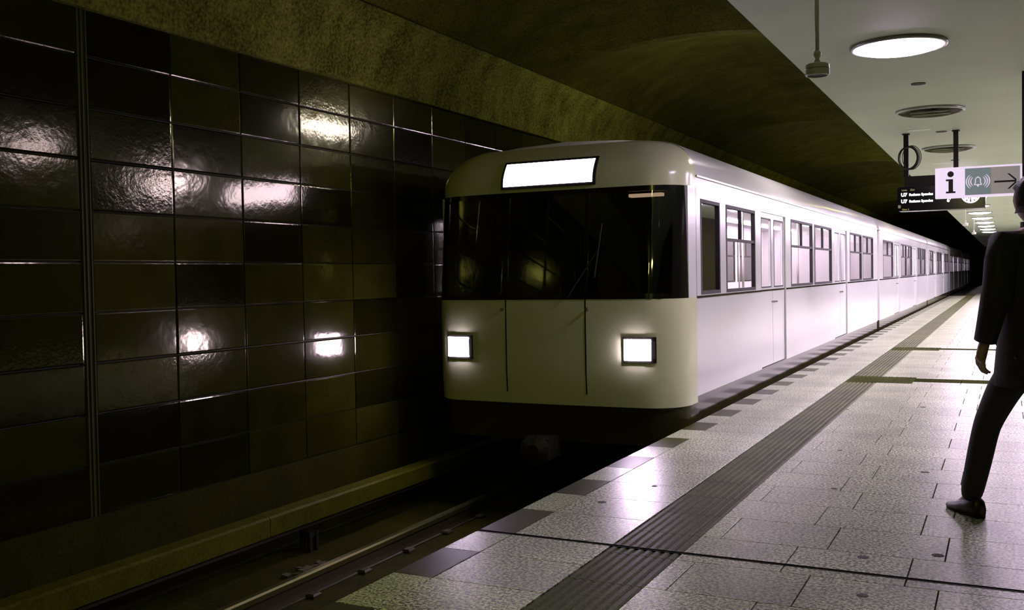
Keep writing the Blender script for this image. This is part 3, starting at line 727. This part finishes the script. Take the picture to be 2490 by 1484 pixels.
def nose(x, z, yf):
    hw = half_w(z); r = .34; rake = .0 if z < 1.1 else .10 * (z - 1.1) + (1.1 * max(0, z - 2.32) ** 1.5)
    rake += .10 * max(0, .45 - z) ** 1.3
    y = yf + rake + .05 * (x / HW) ** 2; d = abs(x) - (hw - r)
    if d > 0: y += r - math.sqrt(max(0, r * r - d * d))
    return y
def nose_grid(x0, x1, z0, z1, yf, nx=26, nz=10, off=0.0, to_side=None, thick=.03, wide=False):
    V = []; F = []
    for layer in (0, 1):
        for j in range(nz + 1):
            z = z0 + (z1 - z0) * j / nz; hw = half_w(z)
            row = []
            for i in range(nx + 1):
                u = -1 + 2 * i / nx
                x = (hw * math.sin(u * PI / 2 * .999)) if wide else (x0 + (x1 - x0) * i / nx)
                row.append((XC + x, nose(x, z, yf) - off + layer * thick, z))
            if wide: row = [(XC - hw + layer * .03, yf + .62, z)] + row + [(XC + hw - layer * .03, yf + .62, z)]
            V += row
    n = nx + 1 + (2 if wide else 0); m = (nz + 1) * n
    for j in range(nz):
        for i in range(n - 1):
            a = j * n + i; F += [(a, a + 1, a + n + 1, a + n), (m + a, m + a + n, m + a + n + 1, m + a + 1)]
    for i in range(n - 1):
        F += [(i, m + i, m + i + 1, i + 1), (nz * n + i, nz * n + i + 1, m + nz * n + i + 1, m + nz * n + i)]
    for j in range(nz):
        a = j * n; F += [(a, a + n, m + a + n, m + a), (a + n - 1, m + a + n - 1, m + a + 2 * n - 1, a + 2 * n - 1)]
    return MB().add(V, F)
def front(t, yf):
    def sm(o): smooth_by_angle(o.data, 30); return o
    lp = sm(nose_grid(0, 0, .14, 1.15, yf, wide=True).build('front_panel', 'front_shade_paint', t))
    hd = sm(nose_grid(0, 0, 2.20, 2.655, yf, wide=True, nz=14).build('front_header', 'front_shade_paint', t))
    sm(nose_grid(0, 0, -.22, .14, yf + .03, wide=True, nz=4).build('front_skirt', 'train_skirt', t))
    # windshield band: two corner pillars, glass between
    for s in (-1, 1):
        a, b = (HW - .10, HW) if s > 0 else (-HW, -HW + .10)
        V = nose_grid(a + (.0 if s > 0 else .0005), b - (.0005 if s > 0 else 0), 1.15, 2.20, yf, nx=8, nz=6); pm = V.build('corner_pillar', 'train_black', t); sm(pm)
        x = XC + s * HW
        MB().box(min(x, x - s * .04), max(x, x - s * .04), yf + .36, yf + .63, 1.15, 2.20).build('corner_post', 'train_paint', t)
    ws = sm(nose_grid(-HW + .10, HW - .10, 1.20, 2.15, yf, off=.003, thick=.012, nx=40).build('windshield', 'windshield_glass', t))
    sm(nose_grid(-HW + .09, HW - .09, 1.15, 1.20, yf, off=.004, nz=2).build('windshield_sill', 'train_black', t))
    sm(nose_grid(-HW + .09, HW - .09, 2.15, 2.20, yf, off=.004, nz=2).build('windshield_head', 'train_black', t))
    for x in (-.42, .42): nose_grid(x - .02, x + .02, 1.20, 2.15, yf, off=.006, nx=1, nz=6).build('windshield_post', 'train_black', t)
    # wiper
    MB().tube([(XC + .25, yf - .02, 1.17), (XC + .55, yf + .03, 1.62)], .008, 6).build('wiper_arm', 'train_black', t)
    MB().tube([(XC + .52, yf + .0, 1.36), (XC + .58, yf + .06, 1.86)], .010, 6).build('wiper_blade', 'black_rubber', t)
    # destination sign
    db = sm(nose_grid(-.50, .50, 2.235, 2.515, yf, off=.020, nx=16, nz=10).build('destination_box', 'train_black', t))
    sm(nose_grid(-.47, .47, 2.262, 2.490, yf, off=.026, nx=16, nz=10, thick=.008).build('destination_display', 'destination_on', db))
    # head and tail lamps
    for s in (-1, 1):
        hx = s * .95
        hs = sm(nose_grid(hx - .16, hx + .15, .56, .80, yf, off=.012, nx=10, nz=4).build('lamp_housing', 'train_black', t))
        sm(nose_grid(hx - .145, hx + .105, .582, .778, yf, off=.022, nx=8, nz=4, thick=.012).build('headlight', 'headlight_on', hs))
        sm(nose_grid(hx + .110, hx + .142, .60, .76, yf, off=.020, nx=2, nz=2, thick=.01).build('tail_light', 'seat_fabric', hs))
        for q in (-.40,): MB().lathe([(.016, 0), (.016, -.04), (.0, -.045)], c=(XC + s * .45, yf + .01, 1.06), n=10, axis='y').build('lamp_bracket', 'steel', t)
    # emergency door seams, coupler, cab interior
    for x in (-.42, .42): nose_grid(x - .006, x + .006, .25, 1.15, yf, off=.003, nx=1, nz=4).build('door_seam', 'train_black', t)
    cp = MB().box(XC - .11, XC + .11, yf - .22, yf + .4, -.36, -.16).build('coupler', 'train_dark', t)
    MB().lathe([(.13, 0), (.15, -.06), (.06, -.10)], c=(XC, yf - .22, -.26), n=20, axis='y').build('coupler_head', 'train_dark', cp)
    MB().box(XC - HW + .1, XC + HW - .1, yf + .25, yf + .75, .0, 1.02).build('driver_desk', 'train_dark', t)
    MB().box(XC + .55, XC + 1.05, yf + .9, yf + 1.3, .0, .55).box(XC + .55, XC + 1.05, yf + 1.22, yf + 1.32, .55, 1.3).build('driver_seat', 'seat_fabric', t)
    MB().box(XC + .72, XC + 1.05, yf + .42, yf + .50, 2.12, 2.15).build('cab_lamp', 'cab_lamp_on', t)
LAB = ['leading subway car with two headlights and a lit destination sign', 'second subway car, coupled right behind the leading car', 'third subway car counted from the leading car',
       'fourth subway car counted from the leading car', 'rearmost subway car, farthest along the platform']
for i in range(5):
    car(i, FRONT + i * (CARL + .45), i == 0, LAB[i])

# ------------------------------------------------------------------ person walking past on the right
def skin_mesh(name, V, E, R, mat, sub=2):
    me = bpy.data.meshes.new(name); me.from_pydata(V, E, []); o = bpy.data.objects.new(name, me); C.objects.link(o)
    md = o.modifiers.new('skin', 'SKIN'); md.use_smooth_shade = True
    if not me.skin_vertices: me.attributes.new('x', 'FLOAT', 'POINT')
    sv = me.skin_vertices[0].data
    for i, r in enumerate(R):
        sv[i].radius = (r, r) if not isinstance(r, tuple) else r
        sv[i].use_root = (i == 0)
    s = o.modifiers.new('sub', 'SUBSURF'); s.levels = sub; s.render_levels = sub
    bpy.context.view_layer.update()
    m2 = bpy.data.meshes.new_from_object(o.evaluated_get(bpy.context.evaluated_depsgraph_get()))
    bpy.data.objects.remove(o); m2.materials.clear(); m2.materials.append(MATS[mat]); m2.name = name
    m2.polygons.foreach_set('use_smooth', [True] * len(m2.polygons)); return m2
def chain(V, E, R, start, pts):
    for p, r in pts:
        V.append(p); R.append(r); E.append((start, len(V) - 1)); start = len(V) - 1
    return start
def person(loc, rz, label):
    root = thing('person', label, 'person', loc, rz); k = 1.85 / 1.80
    # local: x = right, y = forward, z = up.  Left leg leads, right arm leads.
    hipR, hipL = (.095, .0, .93), (-.095, -.0, .93)
    kneeR, kneeL = (.10, -.12, .50), (-.14, .24, .51)
    ankR, ankL = (.10, -.42, .20), (-.17, .34, .095)
    shR, shL = (.19, .0, 1.47), (-.19, .02, 1.47)
    elR, elL = (.26, .08, 1.19), (-.29, -.06, 1.20)
    wrR, wrL = (.22, .30, 1.06), (-.30, .02, .96)
    S = lambda p: (p[0] * k, p[1] * k, p[2] * k)
    # ---- body with hands
    V = [S((0, 0, .98))]; E = []; R = [.13]
    sp = chain(V, E, R, 0, [(S((0, .01, 1.16)), .12), (S((0, .02, 1.36)), .14), (S((0, .02, 1.47)), .10), (S((0, .025, 1.55)), .055), (S((0, .045, 1.63)), .055), (S((0, .05, 1.69)), .07)])
    for hp, kn, an, toe in ((hipR, kneeR, ankR, (.105, -.31, .06)), (hipL, kneeL, ankL, (-.17, .46, .028))):
        chain(V, E, R, 0, [(S(hp), .085), (S(kn), .055), (S(an), .038), (S(toe), .018)])
    for s, sh, el, wr in ((1, shR, elR, wrR), (-1, shL, elL, wrL)):
        end = chain(V, E, R, 3, [(S(sh), .06), (S(el), .042), (S(wr), .027)])
        w, e = Vector(wr), Vector(el); d = (w - e).normalized(); side = Vector((0, 0, 1)).cross(d)
        side = Vector((1, 0, 0)) if side.length < .1 else side.normalized(); nrm = d.cross(side).normalized()
        palm = w + d * .085; pe = chain(V, E, R, end, [(S(w + d * .045), (.036, .018)), (S(palm), (.038, .016))])
        inw = Vector((-s, 0, 0)); across = (nrm if abs(nrm.dot(inw)) < .6 else side)
        curl = (inw - d * inw.dot(d)); curl = curl.normalized() if curl.length > .05 else side
        across = d.cross(curl).normalized()
        for q, ln in ((-.030, .060), (-.010, .074), (.011, .070), (.030, .055)):
            b = palm + across * q
            chain(V, E, R, pe, [(S(b + d * .012), .0095), (S(b + d * (.012 + ln * .5) + curl * .010), .0088), (S(b + d * (.012 + ln * .85) + curl * .034), .0080), (S(b + d * (.012 + ln * .95) + curl * .052), .0070)])
        b = w + d * .04 - across * .03
        chain(V, E, R, pe - 1, [(S(b + curl * .012), .0105), (S(b + d * .03 + curl * .03 - across * .012), .0098), (S(b + d * .058 + curl * .040 - across * .008), .0085)])
    body = skin_mesh('body', V, E, R, 'skin', 1)
    # ---- head, shaped from a fine ball and joined into the body mesh
    hv, hf = [], []; nu, nv = 28, 20; hc = Vector((0, .075, 1.685))
    for j in range(nv + 1):
        th = PI * j / nv
        for i in range(nu):
            ph = 2 * PI * i / nu; x, y, z = math.sin(th) * math.cos(ph), math.sin(th) * math.sin(ph), math.cos(th)
            px, py, pz = x * .078, y * .098, z * .118
            if z < -.1: px *= 1 + .28 * z; py *= 1 + (.16 * z if y > 0 else .34 * z)             # jaw
            if y > .55:
                px *= .96
                if abs(x) < .22 and -.28 < z < .12: py += .024 * (1 - abs(x) / .22) * (1 - abs(z + .12) / .22) if abs(z + .12) < .22 else 0   # nose
                if abs(abs(x) - .36) < .18 and abs(z - .06) < .12: py -= .009                 # eye sockets
                if abs(x) < .35 and abs(z + .47) < .07: py += .004                           # lips
                if abs(x) < .3 and -.85 < z < -.68: py += .008                               # chin
            hv.append(S(hc + Vector((px, py, pz))))
    for j in range(nv):
        for i in range(nu): hf.append((j * nu + i, (j + 1) * nu + i, (j + 1) * nu + (i + 1) % nu, j * nu + (i + 1) % nu))
    for s in (-1, 1):                                                                       # ears
        c = hc + Vector((s * .080, -.004, -.008)); o0 = len(hv)
        for j in range(7):
            th = PI * j / 6
            for i in range(10):
                ph = 2 * PI * i / 10; hv.append(S(c + Vector((.010 * math.sin(th) * math.cos(ph), .019 * math.sin(th) * math.sin(ph), .032 * math.cos(th)))))
        for j in range(6):
            for i in range(10): hf.append((o0 + j * 10 + i, o0 + (j + 1) * 10 + i, o0 + (j + 1) * 10 + (i + 1) % 10, o0 + j * 10 + (i + 1) % 10))
    bv = [tuple(v.co) for v in body.vertices]; bf = [tuple(p.vertices) for p in body.polygons]
    mb = MB().add(bv, bf).add(hv, hf); mb.build('body', 'skin', root, smooth=True)
    for s in (-1, 1):
        e_ = hc + Vector((s * .030, .084, .008)); ev = MB().lathe([(0, -.011), (.008, -.008), (.011, 0), (.008, .008), (0, .011)], n=12); ev.v = [S(Vector(v) + e_) for v in ev.v]
        ev.build('eye', 'eye_white', root, smooth=True)
    # hair: cap over the skull
    hv2, hf2 = [], []
    for j in range(13):
        th = PI * .66 * j / 12
        for i in range(28):
            ph = 2 * PI * i / 28; x, y, z = math.sin(th) * math.cos(ph), math.sin(th) * math.sin(ph), math.cos(th)
            g = 1.12 + .03 * math.sin(7 * ph + 3 * th)
            py = y * .098 * g
            if y > .2 and z < .42: g2 = .80; hv2.append(S(hc + Vector((x * .078 * g2, py * .72, max(z, .1) * .118)))); continue
            hv2.append(S(hc + Vector((x * .078 * g, py, z * .118 * g))))
    for j in range(12):
        for i in range(28): hf2.append((j * 28 + i, (j + 1) * 28 + i, (j + 1) * 28 + (i + 1) % 28, j * 28 + (i + 1) % 28))
    MB().add(hv2, hf2).build('hair', 'hair', root, smooth=True)
    # ---- coat: lofted trunk with an open flared hem, sleeves, collar
    rings = [(.735, .225, .185, .0), (.80, .225, .182, .0), (.92, .215, .17, .0), (1.05, .200, .152, .005), (1.18, .205, .150, .01), (1.32, .222, .152, .02), (1.42, .212, .140, .02), (1.475, .170, .120, .02), (1.515, .105, .092, .025), (1.545, .075, .078, .03), (1.575, .072, .076, .035)]
    cm = MB(); n = 28; V = []
    for z, rx, ry, yo in [(.742, .205, .165, 0)] + rings:
        for i in range(n):
            a = 2 * PI * i / n; w_ = 1 + (.03 * math.sin(5 * a + 1) if z < .95 else .012 * math.sin(6 * a + z * 9))
            V.append(S((rx * math.cos(a) * w_, yo + ry * math.sin(a) * w_, z)))
    m = len(rings) + 1
    cm.add(V, [(j * n + i, j * n + (i + 1) % n, (j + 1) * n + (i + 1) % n, (j + 1) * n + i) for j in range(m - 1) for i in range(n)])
    for sh, el, wr in ((shR, elR, wrR), (shL, elL, wrL)):
        a_, e, w = Vector(sh), Vector(el), Vector(wr); inn = Vector((a_.x * .55, a_.y, a_.z - .02))
        pts = [inn, a_ + Vector((0, 0, -.02)), a_.lerp(e, .35), a_.lerp(e, .75), e, e.lerp(w, .25), e.lerp(w, .65), e.lerp(w, .95), e.lerp(w, .96)]
        cm.tube([S(q) for q in pts], [.085, .090, .082, .074, .073, .068, .060, .055, .030], 16)
    cm.build('coat', 'coat', root, smooth=True)
    # ---- trousers
    V = [S((0, 0, .93))]; E = []; R = [.13]
    for hp, kn, an in ((hipR, kneeR, ankR), (hipL, kneeL, ankL)):
        h_, kn_, a_ = Vector(hp), Vector(kn), Vector(an)
        chain(V, E, R, 0, [(S(h_ + Vector((0, 0, -.07))), .105), (S(h_.lerp(kn_, .55)), .092), (S(kn_), .075), (S(kn_.lerp(a_, .5)), .072), (S(kn_.lerp(a_, 1.08)), .060)])
    obj('trousers', skin_mesh('trousers', V, E, R, 'trousers', 2), root)
    # ---- shoes: sole + upper
    for an, yaw_, pitch in ((ankR, 0, -.75), (ankL, 0, 0)):
        a_ = Vector(an); prof = [(-.092, .030, .090), (-.07, .042, .110), (0, .046, .100), (.07, .050, .070), (.13, .046, .046), (.18, .036, .036), (.20, .018, .022)]
        for nm, mat_ in (('shoe', 'shoe'),):
            V = []; n = 10; m = len(prof)
            for y, w, h in prof:
                for i in range(n):
                    a = 2 * PI * i / n; x = w * math.cos(a); z = (h * .5) + h * .5 * math.sin(a)
                    if math.sin(a) < -.4: z = 0
                    cy, sy = math.cos(pitch), math.sin(pitch); p = Vector((x, y, z - (.095 if pitch == 0 else .11)))
                    p = Vector((p.x, p.y * cy - p.z * sy, p.y * sy + p.z * cy)); V.append(S(a_ + p))
            F = [(j * n + i, j * n + (i + 1) % n, (j + 1) * n + (i + 1) % n, (j + 1) * n + i) for j in range(m - 1) for i in range(n)] + [tuple(range(n - 1, -1, -1)), tuple(range((m - 1) * n, m * n))]
            MB().add(V, F).build('shoe', 'shoe', root, smooth=True)
    return root
person((.16, 5.86, 0), math.radians(35), 'person in a dark coat striding along the platform at the right edge')
